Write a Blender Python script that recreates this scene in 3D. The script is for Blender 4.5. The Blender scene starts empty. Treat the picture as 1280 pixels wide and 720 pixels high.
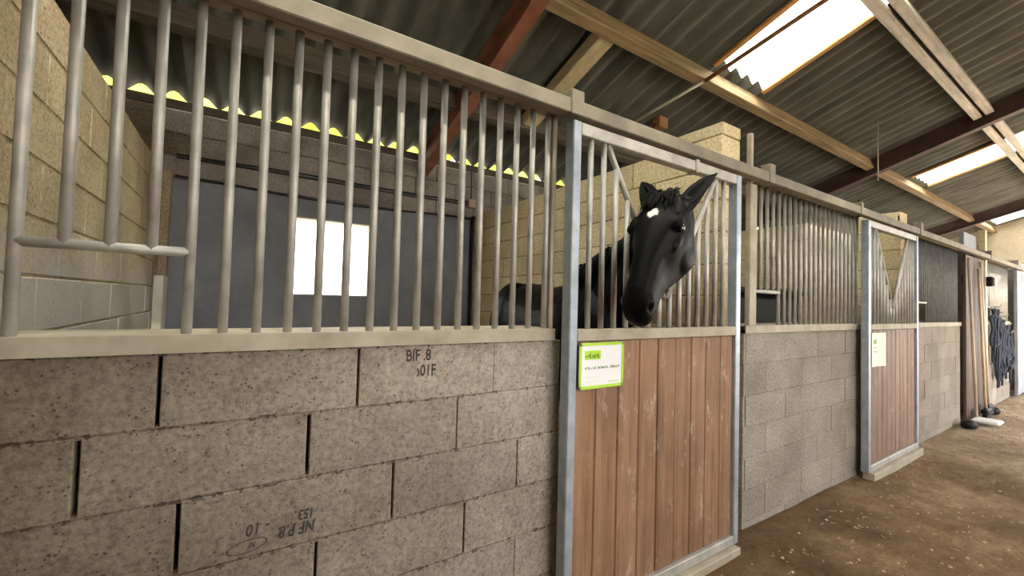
import bpy, bmesh, math, random
from mathutils import Vector, Matrix
from mathutils import noise as mnoise

C = bpy.context.scene
COL = C.collection
random.seed(7)

# ------------------------------------------------------------------ camera
cam_d = bpy.data.cameras.new('camera')
cam = bpy.data.objects.new('camera', cam_d)
COL.objects.link(cam)
cam_d.sensor_fit = 'HORIZONTAL'
cam_d.sensor_width = 36.0
cam_d.lens = 524.785 / 1280.0 * 36.0
cam_d.clip_start = 0.05
cam_d.clip_end = 300
yaw, pitch, roll = 0.573805, 0.0307958, 0.0277303
f = Vector((math.sin(yaw) * math.cos(pitch), math.cos(yaw) * math.cos(pitch), math.sin(pitch)))
r0 = Vector((math.cos(yaw), -math.sin(yaw), 0))
u0 = r0.cross(f)
rr = math.cos(roll) * r0 + math.sin(roll) * u0
uu = -math.sin(roll) * r0 + math.cos(roll) * u0
m = Matrix((rr, uu, -f)).transposed().to_4x4()
m.translation = Vector((0, -1.42, 1.40))
cam.matrix_world = m
C.camera = cam

# ------------------------------------------------------------------ world, sun, exposure
W = bpy.data.worlds.new('sky')
C.world = W
W.use_nodes = True
wn = W.node_tree
bg = wn.nodes['Background']
bg.inputs['Color'].default_value = (1.0, 0.99, 0.975, 1)
bg.inputs['Strength'].default_value = 2.2

sun_d = bpy.data.lights.new('sun', 'SUN')
sun_d.energy = 5.0
sun_d.angle = math.radians(1.5)
sun_d.color = (1.0, 0.93, 0.78)
sun = bpy.data.objects.new('sun', sun_d)
COL.objects.link(sun)
sun.rotation_euler = Vector((-0.12, 0.62, -0.78)).to_track_quat('-Z', 'Y').to_euler()

C.view_settings.view_transform = 'Standard'
C.view_settings.look = 'None'
C.view_settings.gamma = 1.0
C.view_settings.use_curve_mapping = False
C.view_settings.exposure = 2.0

# ------------------------------------------------------------------ material helpers
def new_mat(name):
    mt = bpy.data.materials.new(name)
    mt.use_nodes = True
    nt = mt.node_tree
    return mt, nt, nt.nodes['Principled BSDF']

def noise_node(nt, vec, scale, detail=4, rough=0.55):
    n = nt.nodes.new('ShaderNodeTexNoise')
    n.inputs['Scale'].default_value = scale
    n.inputs['Detail'].default_value = detail
    n.inputs['Roughness'].default_value = rough
    if vec is not None:
        nt.links.new(vec, n.inputs['Vector'])
    return n.outputs['Fac']

def ramp(nt, fac, stops):
    n = nt.nodes.new('ShaderNodeValToRGB')
    e = n.color_ramp.elements
    while len(e) < len(stops):
        e.new(0.5)
    for el, (p, c) in zip(e, stops):
        el.position = p
        el.color = (c[0], c[1], c[2], 1)
    nt.links.new(fac, n.inputs['Fac'])
    return n.outputs['Color']

def mix(nt, fac, a, b, mode='MIX'):
    n = nt.nodes.new('ShaderNodeMix')
    n.data_type = 'RGBA'
    n.blend_type = mode
    for s, v in ((n.inputs[0], fac), (n.inputs[6], a), (n.inputs[7], b)):
        if isinstance(v, (int, float)):
            s.default_value = v
        elif isinstance(v, tuple):
            s.default_value = (v[0], v[1], v[2], 1)
        else:
            nt.links.new(v, s)
    return n.outputs[2]

def math_node(nt, op, a, b=None):
    n = nt.nodes.new('ShaderNodeMath')
    n.operation = op
    for i, v in enumerate((a, b)):
        if v is None:
            continue
        if isinstance(v, (int, float)):
            n.inputs[i].default_value = v
        else:
            nt.links.new(v, n.inputs[i])
    return n.outputs[0]

def position(nt):
    return nt.nodes.new('ShaderNodeNewGeometry').outputs['Position']

def scaled(nt, vec, s):
    n = nt.nodes.new('ShaderNodeMapping')
    n.inputs['Scale'].default_value = s
    nt.links.new(vec, n.inputs['Vector'])
    return n.outputs['Vector']

def obj_random(nt):
    return nt.nodes.new('ShaderNodeObjectInfo').outputs['Random']

def bump(nt, bs, height, strength, dist):
    b = nt.nodes.new('ShaderNodeBump')
    b.inputs['Strength'].default_value = strength
    b.inputs['Distance'].default_value = dist
    nt.links.new(height, b.inputs['Height'])
    nt.links.new(b.outputs['Normal'], bs.inputs['Normal'])

def block_mat(name, dark, mid, light, pit=0.55, varied=0.25, stain=None, grime_shade=False):
    mt, nt, bs = new_mat(name)
    p = position(nt)
    big = noise_node(nt, p, 2.3, 5, 0.6)
    fine = noise_node(nt, p, 60, 5, 0.7)
    col = ramp(nt, big, [(0.3, dark), (0.5, mid), (0.72, light)])
    g = ramp(nt, fine, [(0.28, (0.36,) * 3), (0.5, (0.97,) * 3), (0.75, (1.42,) * 3)])
    col = mix(nt, 0.8, col, g, 'MULTIPLY')
    v = nt.nodes.new('ShaderNodeTexVoronoi')
    v.inputs['Scale'].default_value = 75
    nt.links.new(p, v.inputs['Vector'])
    pits = math_node(nt, 'MULTIPLY', v.outputs['Distance'], 1.0)
    pn = noise_node(nt, p, 22, 3, 0.6)
    keep = math_node(nt, 'GREATER_THAN', pn, pit)
    hole = math_node(nt, 'MULTIPLY', math_node(nt, 'LESS_THAN', pits, 0.26), keep)
    col = mix(nt, math_node(nt, 'MULTIPLY', hole, 0.65), col, (0.05, 0.042, 0.035))
    rv = obj_random(nt)
    vr = ramp(nt, rv, [(0.0, (1 - varied,) * 3), (0.5, (1, 0.985, 0.97)), (1.0, (1 + varied * 0.7,) * 3)])
    col = mix(nt, 1.0, col, vr, 'MULTIPLY')
    if stain:
        z = nt.nodes.new('ShaderNodeSeparateXYZ')
        nt.links.new(p, z.inputs[0])
        zz = math_node(nt, 'ADD', z.outputs['Z'], math_node(nt, 'MULTIPLY', noise_node(nt, p, 4, 4), 0.5))
        fac = ramp(nt, math_node(nt, 'MULTIPLY', zz, 0.5), [(stain[0], (1,) * 3), (stain[1], (0,) * 3)])
        k = math_node(nt, 'MULTIPLY', fac, 0.75)
        if len(stain) > 3:
            near = ramp(nt, math_node(nt, 'MULTIPLY', z.outputs['Y'], 0.5), [(stain[3], (1,) * 3), (stain[3] + 0.2, (0,) * 3)])
            k = math_node(nt, 'MULTIPLY', k, near)
        col = mix(nt, k, col, stain[2])
    if grime_shade:
        sz = nt.nodes.new('ShaderNodeSeparateXYZ')
        nt.links.new(p, sz.inputs[0])
        fr_ = math_node(nt, 'FRACT', math_node(nt, 'MULTIPLY', math_node(nt, 'ADD', math_node(nt, 'SUBTRACT', sz.outputs['Z'], 1.237 - 0.196 * 9.5), math_node(nt, 'MULTIPLY', math_node(nt, 'SUBTRACT', noise_node(nt, p, 24, 3, 0.6), 0.5), 0.016)), 1 / 0.196))
        jd = math_node(nt, 'ABSOLUTE', math_node(nt, 'SUBTRACT', fr_, 0.5))
        near_j = math_node(nt, 'LESS_THAN', jd, 0.034)
        crumb = math_node(nt, 'MULTIPLY', near_j, math_node(nt, 'GREATER_THAN', noise_node(nt, p, 34, 4, 0.7), 0.555))
        mott = ramp(nt, noise_node(nt, p, 13, 5, 0.75), [(0.3, (0.78, 0.77, 0.75)), (0.5, (1,) * 3), (0.72, (1.2, 1.18, 1.15))])
        col = mix(nt, 1.0, col, mott, 'MULTIPLY')
        col = mix(nt, math_node(nt, 'MULTIPLY', crumb, 0.72), col, (0.05, 0.042, 0.034))
        hole = math_node(nt, 'MAXIMUM', hole, crumb)
        # brown dirt with light falloff painted in, darkest at near end and floor
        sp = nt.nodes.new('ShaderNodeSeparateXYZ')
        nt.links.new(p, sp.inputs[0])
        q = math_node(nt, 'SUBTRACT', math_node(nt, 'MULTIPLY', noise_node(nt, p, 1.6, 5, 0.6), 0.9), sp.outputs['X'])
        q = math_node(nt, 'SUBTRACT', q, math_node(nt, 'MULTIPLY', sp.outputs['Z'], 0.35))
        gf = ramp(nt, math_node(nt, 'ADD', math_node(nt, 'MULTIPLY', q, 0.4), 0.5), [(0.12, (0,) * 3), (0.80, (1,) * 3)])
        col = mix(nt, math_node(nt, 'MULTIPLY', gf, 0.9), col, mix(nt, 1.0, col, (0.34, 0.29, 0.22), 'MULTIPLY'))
    nt.links.new(col, bs.inputs['Base Color'])
    bs.inputs['Roughness'].default_value = 0.95
    bs.inputs['Specular IOR Level'].default_value = 0.15
    h = math_node(nt, 'SUBTRACT', math_node(nt, 'ADD', fine, math_node(nt, 'MULTIPLY', pn, 0.8)), math_node(nt, 'MULTIPLY', hole, 1.3))
    bump(nt, bs, h, 0.8, 0.004)
    return mt

def plain_mat(name, a, b, scale=8, rough=0.6, metal=0.0, bmp=0.2, stretch=(1, 1, 1), varied=0.0, spec=0.4):
    mt, nt, bs = new_mat(name)
    p = scaled(nt, position(nt), stretch)
    n = noise_node(nt, p, scale, 6, 0.6)
    col = ramp(nt, n, [(0.32, a), (0.68, b)])
    if varied:
        vr = ramp(nt, obj_random(nt), [(0.0, (1 - varied,) * 3), (1.0, (1 + varied,) * 3)])
        col = mix(nt, 1.0, col, vr, 'MULTIPLY')
    nt.links.new(col, bs.inputs['Base Color'])
    bs.inputs['Roughness'].default_value = rough
    bs.inputs['Metallic'].default_value = metal
    bs.inputs['Specular IOR Level'].default_value = spec
    if bmp:
        bump(nt, bs, noise_node(nt, p, scale * 5, 4, 0.6), bmp, 0.004)
    return mt

def wood_mat(name, dark, mid, light, scale=(28, 28, 1.6), scuff=0.0, scuff_col=(0.5, 0.42, 0.34), rough=0.6, varied=0.15):
    mt, nt, bs = new_mat(name)
    p = position(nt)
    ps = scaled(nt, p, scale)
    n = noise_node(nt, ps, 1.0, 6, 0.65)
    col = ramp(nt, n, [(0.3, dark), (0.5, mid), (0.72, light)])
    b = noise_node(nt, p, 3.2, 4, 0.6)
    col = mix(nt, 0.6, col, ramp(nt, b, [(0.3, (0.75,) * 3), (0.7, (1.25, 1.2, 1.15))]), 'MULTIPLY')
    vr = ramp(nt, obj_random(nt), [(0.0, (1 - varied,) * 3), (1.0, (1 + varied,) * 3)])
    col = mix(nt, 1.0, col, vr, 'MULTIPLY')
    if scuff:
        s = noise_node(nt, scaled(nt, p, (1, 1, 0.45)), 16, 5, 0.7)
        fac = ramp(nt, s, [(0.575, (0,) * 3), (0.70, (1,) * 3)])
        col = mix(nt, math_node(nt, 'MULTIPLY', fac, scuff), col, scuff_col)
    nt.links.new(col, bs.inputs['Base Color'])
    bs.inputs['Roughness'].default_value = rough
    bs.inputs['Specular IOR Level'].default_value = 0.3
    bump(nt, bs, n, 0.35, 0.003)
    return mt

M = {}
M['block'] = block_mat('concrete_block', (0.28, 0.24, 0.20), (0.37, 0.325, 0.28), (0.47, 0.42, 0.365), varied=0.1, grime_shade=True)
M['block_pale'] = block_mat('pale_concrete_block', (0.23, 0.20, 0.165), (0.30, 0.265, 0.225), (0.37, 0.33, 0.285), 0.62, 0.10)
M['block_yellow'] = block_mat('yellow_concrete_block', (0.52, 0.42, 0.25), (0.64, 0.53, 0.33), (0.74, 0.63, 0.42), 0.6, 0.12, (0.80, 0.97, (0.15, 0.085, 0.04), 0.32))
M['block_left'] = block_mat('ochre_concrete_block', (0.28, 0.22, 0.135), (0.39, 0.31, 0.20), (0.48, 0.40, 0.27), 0.55, 0.15, (0.82, 0.95, (0.36, 0.35, 0.33)))
M['block_back'] = block_mat('brown_concrete_block', (0.22, 0.19, 0.17), (0.31, 0.275, 0.25), (0.40, 0.36, 0.33), 0.5, 0.15)
M['mortar'] = block_mat('mortar', (0.20, 0.17, 0.135), (0.28, 0.24, 0.19), (0.36, 0.31, 0.26), 0.42, 0.0, grime_shade=True)
M['mortar_yellow'] = block_mat('yellow_mortar', (0.22, 0.16, 0.09), (0.33, 0.25, 0.15), (0.44, 0.34, 0.2), 0.42, 0.0)
M['render'] = plain_mat('grey_wall_render', (0.19, 0.195, 0.225), (0.29, 0.295, 0.33), 2.5, 0.9, 0, 0.4)
M['off_white'] = plain_mat('off_white', (0.62, 0.57, 0.48), (0.78, 0.74, 0.66), 6, 0.9, 0, 0.2)
M['gable'] = block_mat('tan_gable_block', (0.42, 0.36, 0.27), (0.52, 0.45, 0.34), (0.6, 0.53, 0.42), 0.6, 0.08)
M['steel'] = plain_mat('galvanised_steel', (0.34, 0.33, 0.30), (0.52, 0.50, 0.46), 11, 0.5, 0.35, 0.12)
M['steel_dusty'] = plain_mat('dusty_steel', (0.30, 0.255, 0.19), (0.44, 0.39, 0.31), 7, 0.7, 0.1, 0.15)
M['steel_dark'] = plain_mat('dark_weathered_steel', (0.14, 0.145, 0.145), (0.23, 0.235, 0.235), 11, 0.65, 0.1, 0.12)
M['steel_track'] = plain_mat('grimy_track_steel', (0.16, 0.135, 0.10), (0.25, 0.215, 0.165), 7, 0.65, 0.1, 0.15)
M['steel_blue'] = plain_mat('bright_galvanised_steel', (0.30, 0.345, 0.40), (0.44, 0.49, 0.555), 14, 0.42, 0.45, 0.08)
M['roof'] = plain_mat('weathered_fibre_cement', (0.09, 0.095, 0.083), (0.185, 0.19, 0.167), 2.2, 0.8, 0, 0.3, (3, 0.7, 1), 0.12)
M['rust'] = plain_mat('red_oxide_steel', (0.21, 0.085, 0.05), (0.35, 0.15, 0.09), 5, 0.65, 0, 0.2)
M['rust_shaded'] = plain_mat('shaded_oxide_steel', (0.075, 0.048, 0.046), (0.125, 0.078, 0.07), 5, 0.65, 0, 0.2)
M['purlin'] = wood_mat('tan_purlin_timber', (0.15, 0.105, 0.055), (0.26, 0.19, 0.105), (0.37, 0.28, 0.165), (1.6, 26, 26))
M['purlin_dark'] = wood_mat('dark_purlin_timber', (0.07, 0.058, 0.043), (0.115, 0.095, 0.073), (0.165, 0.14, 0.11), (1.6, 26, 26))
M['pale_timber'] = wood_mat('pale_timber', (0.50, 0.42, 0.25), (0.64, 0.55, 0.35), (0.74, 0.65, 0.44), (26, 1.6, 26))
M['grey_timber'] = wood_mat('white_washed_timber', (0.40, 0.37, 0.33), (0.56, 0.53, 0.48), (0.70, 0.68, 0.63), (1.4, 24, 24), 0.6, (0.2, 0.15, 0.11))
M['plank'] = wood_mat('brown_stained_plank', (0.16, 0.083, 0.045), (0.24, 0.135, 0.08), (0.31, 0.19, 0.12), (30, 30, 1.4), 0.6, (0.48, 0.36, 0.27), 0.6, 0.08)
M['plank_far'] = wood_mat('worn_brown_plank', (0.17, 0.10, 0.068), (0.25, 0.155, 0.108), (0.33, 0.22, 0.16), (30, 30, 1.4), 0.4, (0.5, 0.4, 0.32))
M['plank_dark'] = wood_mat('dark_brown_board', (0.055, 0.034, 0.027), (0.09, 0.057, 0.045), (0.13, 0.085, 0.066), (30, 30, 1.4))
M['bleed_strip'] = wood_mat('orange_bleed', (0.42, 0.20, 0.07), (0.56, 0.30, 0.11), (0.66, 0.40, 0.18), (26, 1.6, 26))
M['black'] = plain_mat('black_rubber', (0.005, 0.005, 0.006), (0.012, 0.012, 0.013), 10, 0.6, 0, 0.1, spec=0.2)
M['cable'] = plain_mat('dark_cable', (0.018, 0.018, 0.022), (0.04, 0.04, 0.045), 10, 0.6, 0, 0)
M['wire_pale'] = plain_mat('pale_wire', (0.5, 0.47, 0.4), (0.6, 0.57, 0.5), 10, 0.5, 0.2, 0)
M['box'] = plain_mat('beige_plastic', (0.42, 0.31, 0.22), (0.5, 0.38, 0.28), 10, 0.5, 0, 0)
M['blue_grey'] = plain_mat('blue_grey_board', (0.22, 0.235, 0.27), (0.32, 0.335, 0.37), 4, 0.7, 0, 0.1)
M['rope'] = plain_mat('dark_blue_rope', (0.015, 0.02, 0.035), (0.06, 0.075, 0.11), 60, 0.8, 0, 0.5)
M['pole'] = wood_mat('pale_handle', (0.50, 0.40, 0.29), (0.62, 0.51, 0.38), (0.72, 0.61, 0.47), (30, 30, 2))
M['white'] = plain_mat('white_card', (0.78, 0.78, 0.80), (0.84, 0.84, 0.86), 5, 0.5, 0, 0)
M['green'] = plain_mat('lime_green_print', (0.36, 0.62, 0.03), (0.48, 0.75, 0.05), 6, 0.5, 0, 0)
M['green_dark'] = plain_mat('dark_green_print', (0.09, 0.17, 0.012), (0.15, 0.27, 0.02), 6, 0.5, 0, 0)
M['cream'] = plain_mat('pale_cream_card', (0.70, 0.74, 0.55), (0.80, 0.83, 0.66), 6, 0.5, 0, 0)
M['ink'] = plain_mat('black_stamp_ink', (0.015, 0.013, 0.012), (0.09, 0.08, 0.07), 160, 0.9, 0, 0)
M['rosette'] = plain_mat('rusty_block_wood', (0.26, 0.12, 0.05), (0.38, 0.2, 0.1), 20, 0.7, 0, 0.2)
M['bark'] = plain_mat('bark', (0.12, 0.09, 0.06), (0.22, 0.17, 0.12), 12, 0.9, 0, 0.5)
M['leaf'] = plain_mat('sunlit_leaves', (0.36, 0.42, 0.04), (0.55, 0.58, 0.08), 3, 0.8, 0, 0.6)
M['ground'] = plain_mat('pale_yard_gravel', (0.42, 0.40, 0.34), (0.55, 0.53, 0.46), 3, 0.95, 0, 0.4)

def make_dirt():
    mt, nt, bs = new_mat('packed_dirt')
    p = position(nt)
    a = noise_node(nt, p, 1.4, 6, 0.62)
    b = noise_node(nt, scaled(nt, p, (0.7, 1.4, 1)), 9, 6, 0.7)
    c = noise_node(nt, p, 55, 4, 0.7)
    col = ramp(nt, a, [(0.3, (0.105, 0.062, 0.033)), (0.5, (0.19, 0.125, 0.072)), (0.72, (0.31, 0.225, 0.145))])
    col = mix(nt, 0.75, col, ramp(nt, b, [(0.3, (0.55, 0.5, 0.48)), (0.55, (1.0, 1.0, 1.0)), (0.75, (1.35, 1.32, 1.28))]), 'MULTIPLY')
    col = mix(nt, 0.6, col, ramp(nt, c, [(0.3, (0.6,) * 3), (0.7, (1.35,) * 3)]), 'MULTIPLY')
    # trodden damp near the first doors, far-end light painted in along the aisle
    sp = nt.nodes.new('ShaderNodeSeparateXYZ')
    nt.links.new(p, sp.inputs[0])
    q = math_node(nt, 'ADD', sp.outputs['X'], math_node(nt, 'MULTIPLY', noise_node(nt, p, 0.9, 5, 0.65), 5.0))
    damp_far_light = ramp(nt, math_node(nt, 'MULTIPLY', q, 0.08), [(0.36, (0.50, 0.44, 0.36)), (0.58, (1.05, 1.02, 0.98)), (0.85, (2.0, 2.25, 2.7))])
    col = mix(nt, 1.0, col, damp_far_light, 'MULTIPLY')
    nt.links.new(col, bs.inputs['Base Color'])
    bs.inputs['Roughness'].default_value = 0.95
    bs.inputs['Specular IOR Level'].default_value = 0.15
    bump(nt, bs, math_node(nt, 'ADD', b, math_node(nt, 'MULTIPLY', c, 0.4)), 0.9, 0.02)
    return mt
M['dirt'] = make_dirt()

def make_skylight():
    mt, nt, bs = new_mat('translucent_sheet')
    nt.nodes.remove(bs)
    out = nt.nodes['Material Output']
    tl = nt.nodes.new('ShaderNodeBsdfTranslucent')
    tl.inputs['Color'].default_value = (0.9, 0.9, 0.84, 1)
    tp = nt.nodes.new('ShaderNodeBsdfTransparent')
    tp.inputs['Color'].default_value = (0.95, 0.95, 0.9, 1)
    mx = nt.nodes.new('ShaderNodeMixShader')
    mx.inputs[0].default_value = 0.15
    nt.links.new(tl.outputs[0], mx.inputs[1])
    nt.links.new(tp.outputs[0], mx.inputs[2])
    nt.links.new(mx.outputs[0], out.inputs['Surface'])
    return mt
M['skylight'] = make_skylight()

HORSE_O = Vector((1.9, 0.9, 0.0))
STAR = Vector((0, 0, 0))      # filled in by the horse builder

def make_coat():
    mt, nt, bs = new_mat('black_horse_coat')
    tc = nt.nodes.new('ShaderNodeTexCoord').outputs['Object']
    n = noise_node(nt, scaled(nt, tc, (90, 90, 30)), 1.0, 4, 0.6)
    col = ramp(nt, n, [(0.3, (0.0012, 0.0012, 0.0015)), (0.7, (0.004, 0.0038, 0.004))])
    d = nt.nodes.new('ShaderNodeVectorMath')
    d.operation = 'DISTANCE'
    d.inputs[1].default_value = STAR
    nt.links.new(tc, d.inputs[0])
    wob = math_node(nt, 'ADD', d.outputs['Value'], math_node(nt, 'MULTIPLY', math_node(nt, 'SUBTRACT', noise_node(nt, tc, 55, 3), 0.5), 0.03))
    fac = ramp(nt, math_node(nt, 'MULTIPLY', wob, 10.0), [(0.24, (1,) * 3), (0.29, (0,) * 3)])
    col = mix(nt, fac, col, (0.75, 0.72, 0.68))
    nt.links.new(col, bs.inputs['Base Color'])
    bs.inputs['Roughness'].default_value = 0.46
    bs.inputs['Specular IOR Level'].default_value = 0.09
    bs.inputs['Sheen Weight'].default_value = 0.0
    bs.inputs['Sheen Roughness'].default_value = 0.4
    bump(nt, bs, n, 0.15, 0.003)
    return mt
M['hair'] = plain_mat('black_hair', (0.002, 0.002, 0.002), (0.006, 0.006, 0.006), 60, 0.6, 0, 0.4, (1, 1, 0.2), spec=0.12)
M['hoof'] = plain_mat('dark_hoof', (0.03, 0.025, 0.02), (0.07, 0.06, 0.05), 20, 0.6, 0, 0.2)
def make_eye():
    mt, nt, bs = new_mat('dark_wet_eye')
    bs.inputs['Base Color'].default_value = (0.006, 0.004, 0.003, 1)
    bs.inputs['Roughness'].default_value = 0.04
    bs.inputs['Coat Weight'].default_value = 1.0
    return mt
M['eye'] = make_eye()

# ------------------------------------------------------------------ mesh helpers
class MB:
    def __init__(self):
        self.v, self.f = [], []
    def add(self, vs, fs):
        o = len(self.v)
        self.v += [tuple(p) for p in vs]
        self.f += [tuple(i + o for i in q) for q in fs]
        return self
    def box(self, x0, x1, y0, y1, z0, z1, b=0.0):
        if b <= 0:
            vs = [(x, y, z) for x in (x0, x1) for y in (y0, y1) for z in (z0, z1)]
            fs = [(0, 1, 3, 2), (4, 6, 7, 5), (0, 4, 5, 1), (2, 3, 7, 6), (0, 2, 6, 4), (1, 5, 7, 3)]
            return self.add(vs, fs)
        return self.add(*cham((x0, x1), (y0, y1), (z0, z1), b))
    def obox(self, p0, p1, wdir, w, h, b=0.0):
        """bar of section w (along wdir) x h from p0 to p1"""
        p0, p1 = Vector(p0), Vector(p1)
        d = p1 - p0
        L = d.length
        d.normalize()
        wv = Vector(wdir)
        wv = (wv - wv.dot(d) * d).normalized()
        hv = d.cross(wv)
        t = MB().box(0, L, -w / 2, w / 2, -h / 2, h / 2, b)
        return self.add([p0 + d * q[0] + wv * q[1] + hv * q[2] for q in t.v], t.f)
    def tube(self, pts, rad, n=10, caps=True):
        pts = [Vector(p) for p in pts]
        rads = rad if isinstance(rad, (list, tuple)) else [rad] * len(pts)
        vs, fs = [], []
        up = None
        for i, p in enumerate(pts):
            d = (pts[min(i + 1, len(pts) - 1)] - pts[max(i - 1, 0)]).normalized()
            if up is None:
                up = Vector((0, 0, 1)) if abs(d.z) < 0.9 else Vector((0, 1, 0))
            a = (up - up.dot(d) * d).normalized()
            b = d.cross(a)
            up = a
            for k in range(n):
                t = 2 * math.pi * k / n
                vs.append(p + (a * math.cos(t) + b * math.sin(t)) * rads[i])
        for i in range(len(pts) - 1):
            for k in range(n):
                k2 = (k + 1) % n
                fs.append((i * n + k, i * n + k2, (i + 1) * n + k2, (i + 1) * n + k))
        if caps:
            fs.append(tuple(reversed(range(n))))
            fs.append(tuple((len(pts) - 1) * n + k for k in range(n)))
        return self.add(vs, fs)
    def rings(self, rings):
        """closed loft through rings of equal point count"""
        n = len(rings[0])
        vs = [p for rg in rings for p in rg]
        fs = []
        for i in range(len(rings) - 1):
            for k in range(n):
                k2 = (k + 1) % n
                fs.append((i * n + k, i * n + k2, (i + 1) * n + k2, (i + 1) * n + k))
        fs.append(tuple(reversed(range(n))))
        fs.append(tuple((len(rings) - 1) * n + k for k in range(n)))
        return self.add(vs, fs)
    def mesh(self, name, mat, smooth=False):
        me = bpy.data.meshes.new(name)
        me.from_pydata(self.v, [], self.f)
        me.validate()
        bm = bmesh.new()
        bm.from_mesh(me)
        bmesh.ops.recalc_face_normals(bm, faces=bm.faces)
        bm.to_mesh(me)
        bm.free()
        if mat:
            me.materials.append(mat)
        if smooth:
            me.shade_smooth()
        return me
    def build(self, name, mat, parent=None, smooth=False, loc=None):
        o = bpy.data.objects.new(name, self.mesh(name, mat, smooth))
        COL.objects.link(o)
        if loc is not None:
            o.location = loc
        if parent is not None:
            o.parent = parent
            # vertices are given in world space unless a location is passed
            if loc is None:
                o.location = -world_loc(parent)
        return o

def world_loc(o):
    v = Vector(o.location)
    while o.parent:
        o = o.parent
        v = v + o.location
    return v

def cham(X, Y, Z, b):
    """box with chamfered edges: 24 vertices"""
    vs, idx = [], {}
    for ix in (0, 1):
        for iy in (0, 1):
            for iz in (0, 1):
                for ax in range(3):
                    p = []
                    for a, (rng, i) in enumerate(((X, ix), (Y, iy), (Z, iz))):
                        s = 1 if i == 0 else -1
                        p.append(rng[i] + (0 if a == ax else s * b))
                    idx[(ix, iy, iz, ax)] = len(vs)
                    vs.append(tuple(p))
    fs = []
    for s in (0, 1):
        fs.append([idx[(s, a, b2, 0)] for a, b2 in ((0, 0), (0, 1), (1, 1), (1, 0))])
        fs.append([idx[(a, s, b2, 1)] for a, b2 in ((0, 0), (0, 1), (1, 1), (1, 0))])
        fs.append([idx[(a, b2, s, 2)] for a, b2 in ((0, 0), (0, 1), (1, 1), (1, 0))])
    for a in (0, 1):
        for c in (0, 1):
            fs.append([idx[(0, a, c, 1)], idx[(1, a, c, 1)], idx[(1, a, c, 2)], idx[(0, a, c, 2)]])
            fs.append([idx[(a, 0, c, 0)], idx[(a, 1, c, 0)], idx[(a, 1, c, 2)], idx[(a, 0, c, 2)]])
            fs.append([idx[(a, c, 0, 0)], idx[(a, c, 1, 0)], idx[(a, c, 1, 1)], idx[(a, c, 0, 1)]])
    for a in (0, 1):
        for b2 in (0, 1):
            for c in (0, 1):
                fs.append([idx[(a, b2, c, 0)], idx[(a, b2, c, 1)], idx[(a, b2, c, 2)]])
    return vs, fs

def link_mesh(name, me, parent, loc):
    o = bpy.data.objects.new(name, me)
    COL.objects.link(o)
    o.parent = parent
    o.location = Vector(loc) - world_loc(parent)
    return o

def tag(o, label, cat, group=None):
    o['label'] = label
    o['category'] = cat
    if group:
        o['group'] = group
    return o

def thing(name, label, cat, loc=(0, 0, 0), group=None):
    o = bpy.data.objects.new(name, None)
    COL.objects.link(o)
    o.location = loc
    return tag(o, label, cat, group)

def structure(o, label=None):
    o['kind'] = 'structure'
    if label:
        o['label'] = label
    return o

# ------------------------------------------------------------------ setting: floor, ground
def bank(x, y):
    return 0.04 * math.exp(-(max(0.0, -y) / 0.45) ** 2) * (1.0 if x < 2.6 else max(0.25, 1 - (x - 2.6) / 2.5)) - (0.05 if y > 0.1 else 0.0)

def build_floor():
    xs = [-4 + i * 0.16 for i in range(int(22.5 / 0.16) + 2)]
    ys = [-8 + j * 0.16 for j in range(int(11.6 / 0.16) + 1)]
    mb = MB()
    vs = []
    for y in ys:
        for x in xs:
            h = mnoise.noise(Vector((x * 0.9, y * 0.9, 0))) * 0.02 + mnoise.noise(Vector((x * 3.1, y * 3.1, 5))) * 0.010 - 0.012
            h += bank(x, y)
            vs.append((x, y, h))
    n = len(xs)
    fs = [(j * n + i, j * n + i + 1, (j + 1) * n + i + 1, (j + 1) * n + i) for j in range(len(ys) - 1) for i in range(n - 1)]
    mb.add(vs, fs)
    o = mb.build('floor', M['dirt'], smooth=True)
    structure(o, 'packed brown dirt floor of the stable aisle')
    g = MB().box(-40, 60, -60, 60, -0.3, -0.06).build('ground', M['ground'])
    structure(g, 'pale gravel yard outside the barn')
    # loose bits trodden into the dirt
    st = MB()
    for k in range(1500):
        x = 1.6 + (random.random() ** 0.8) * 11
        y = -1.6 + random.random() * 1.5
        s = random.uniform(0.004, 0.014)
        a = random.random() * 6.28
        c, sn = math.cos(a) * s, math.sin(a) * s
        h = mnoise.noise(Vector((x * 0.9, y * 0.9, 0))) * 0.02 + mnoise.noise(Vector((x * 3.1, y * 3.1, 5))) * 0.010 - 0.012 + bank(x, y)
        vs = [(x + c, y + sn, h), (x - sn, y + c, h), (x - c, y - sn, h), (x + sn, y - c, h), (x, y, h + s * 0.9)]
        st.add(vs, [(0, 1, 4), (1, 2, 4), (2, 3, 4), (3, 0, 4), (3, 2, 1, 0)])
    o = st.build('gravel', plain_mat('pale_grit', (0.16, 0.11, 0.07), (0.48, 0.40, 0.30), 30, 0.9, 0, 0), None)
    o['kind'] = 'stuff'
    o['label'] = 'loose grit and crumbs trodden into the dirt floor'
    sw = MB()
    for k in range(150):
        x = 2.3 + (random.random() ** 0.8) * 7
        y = -0.16 - abs(random.gauss(0, 0.35))
        L = random.uniform(0.012, 0.04)
        a = random.random() * 6.28
        h = mnoise.noise(Vector((x * 0.9, y * 0.9, 0))) * 0.02 - 0.004 + bank(x, y)
        sw.tube([(x, y, h), (x + L * math.cos(a), y + L * math.sin(a), h + random.uniform(0, 0.006))], 0.0012, 4)
    o = sw.build('straw', plain_mat('straw', (0.38, 0.29, 0.14), (0.55, 0.45, 0.25), 30, 0.8, 0, 0), None)
    o['kind'] = 'stuff'
    o['label'] = 'wisps of straw scattered along the foot of the stalls'
build_floor()

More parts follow.
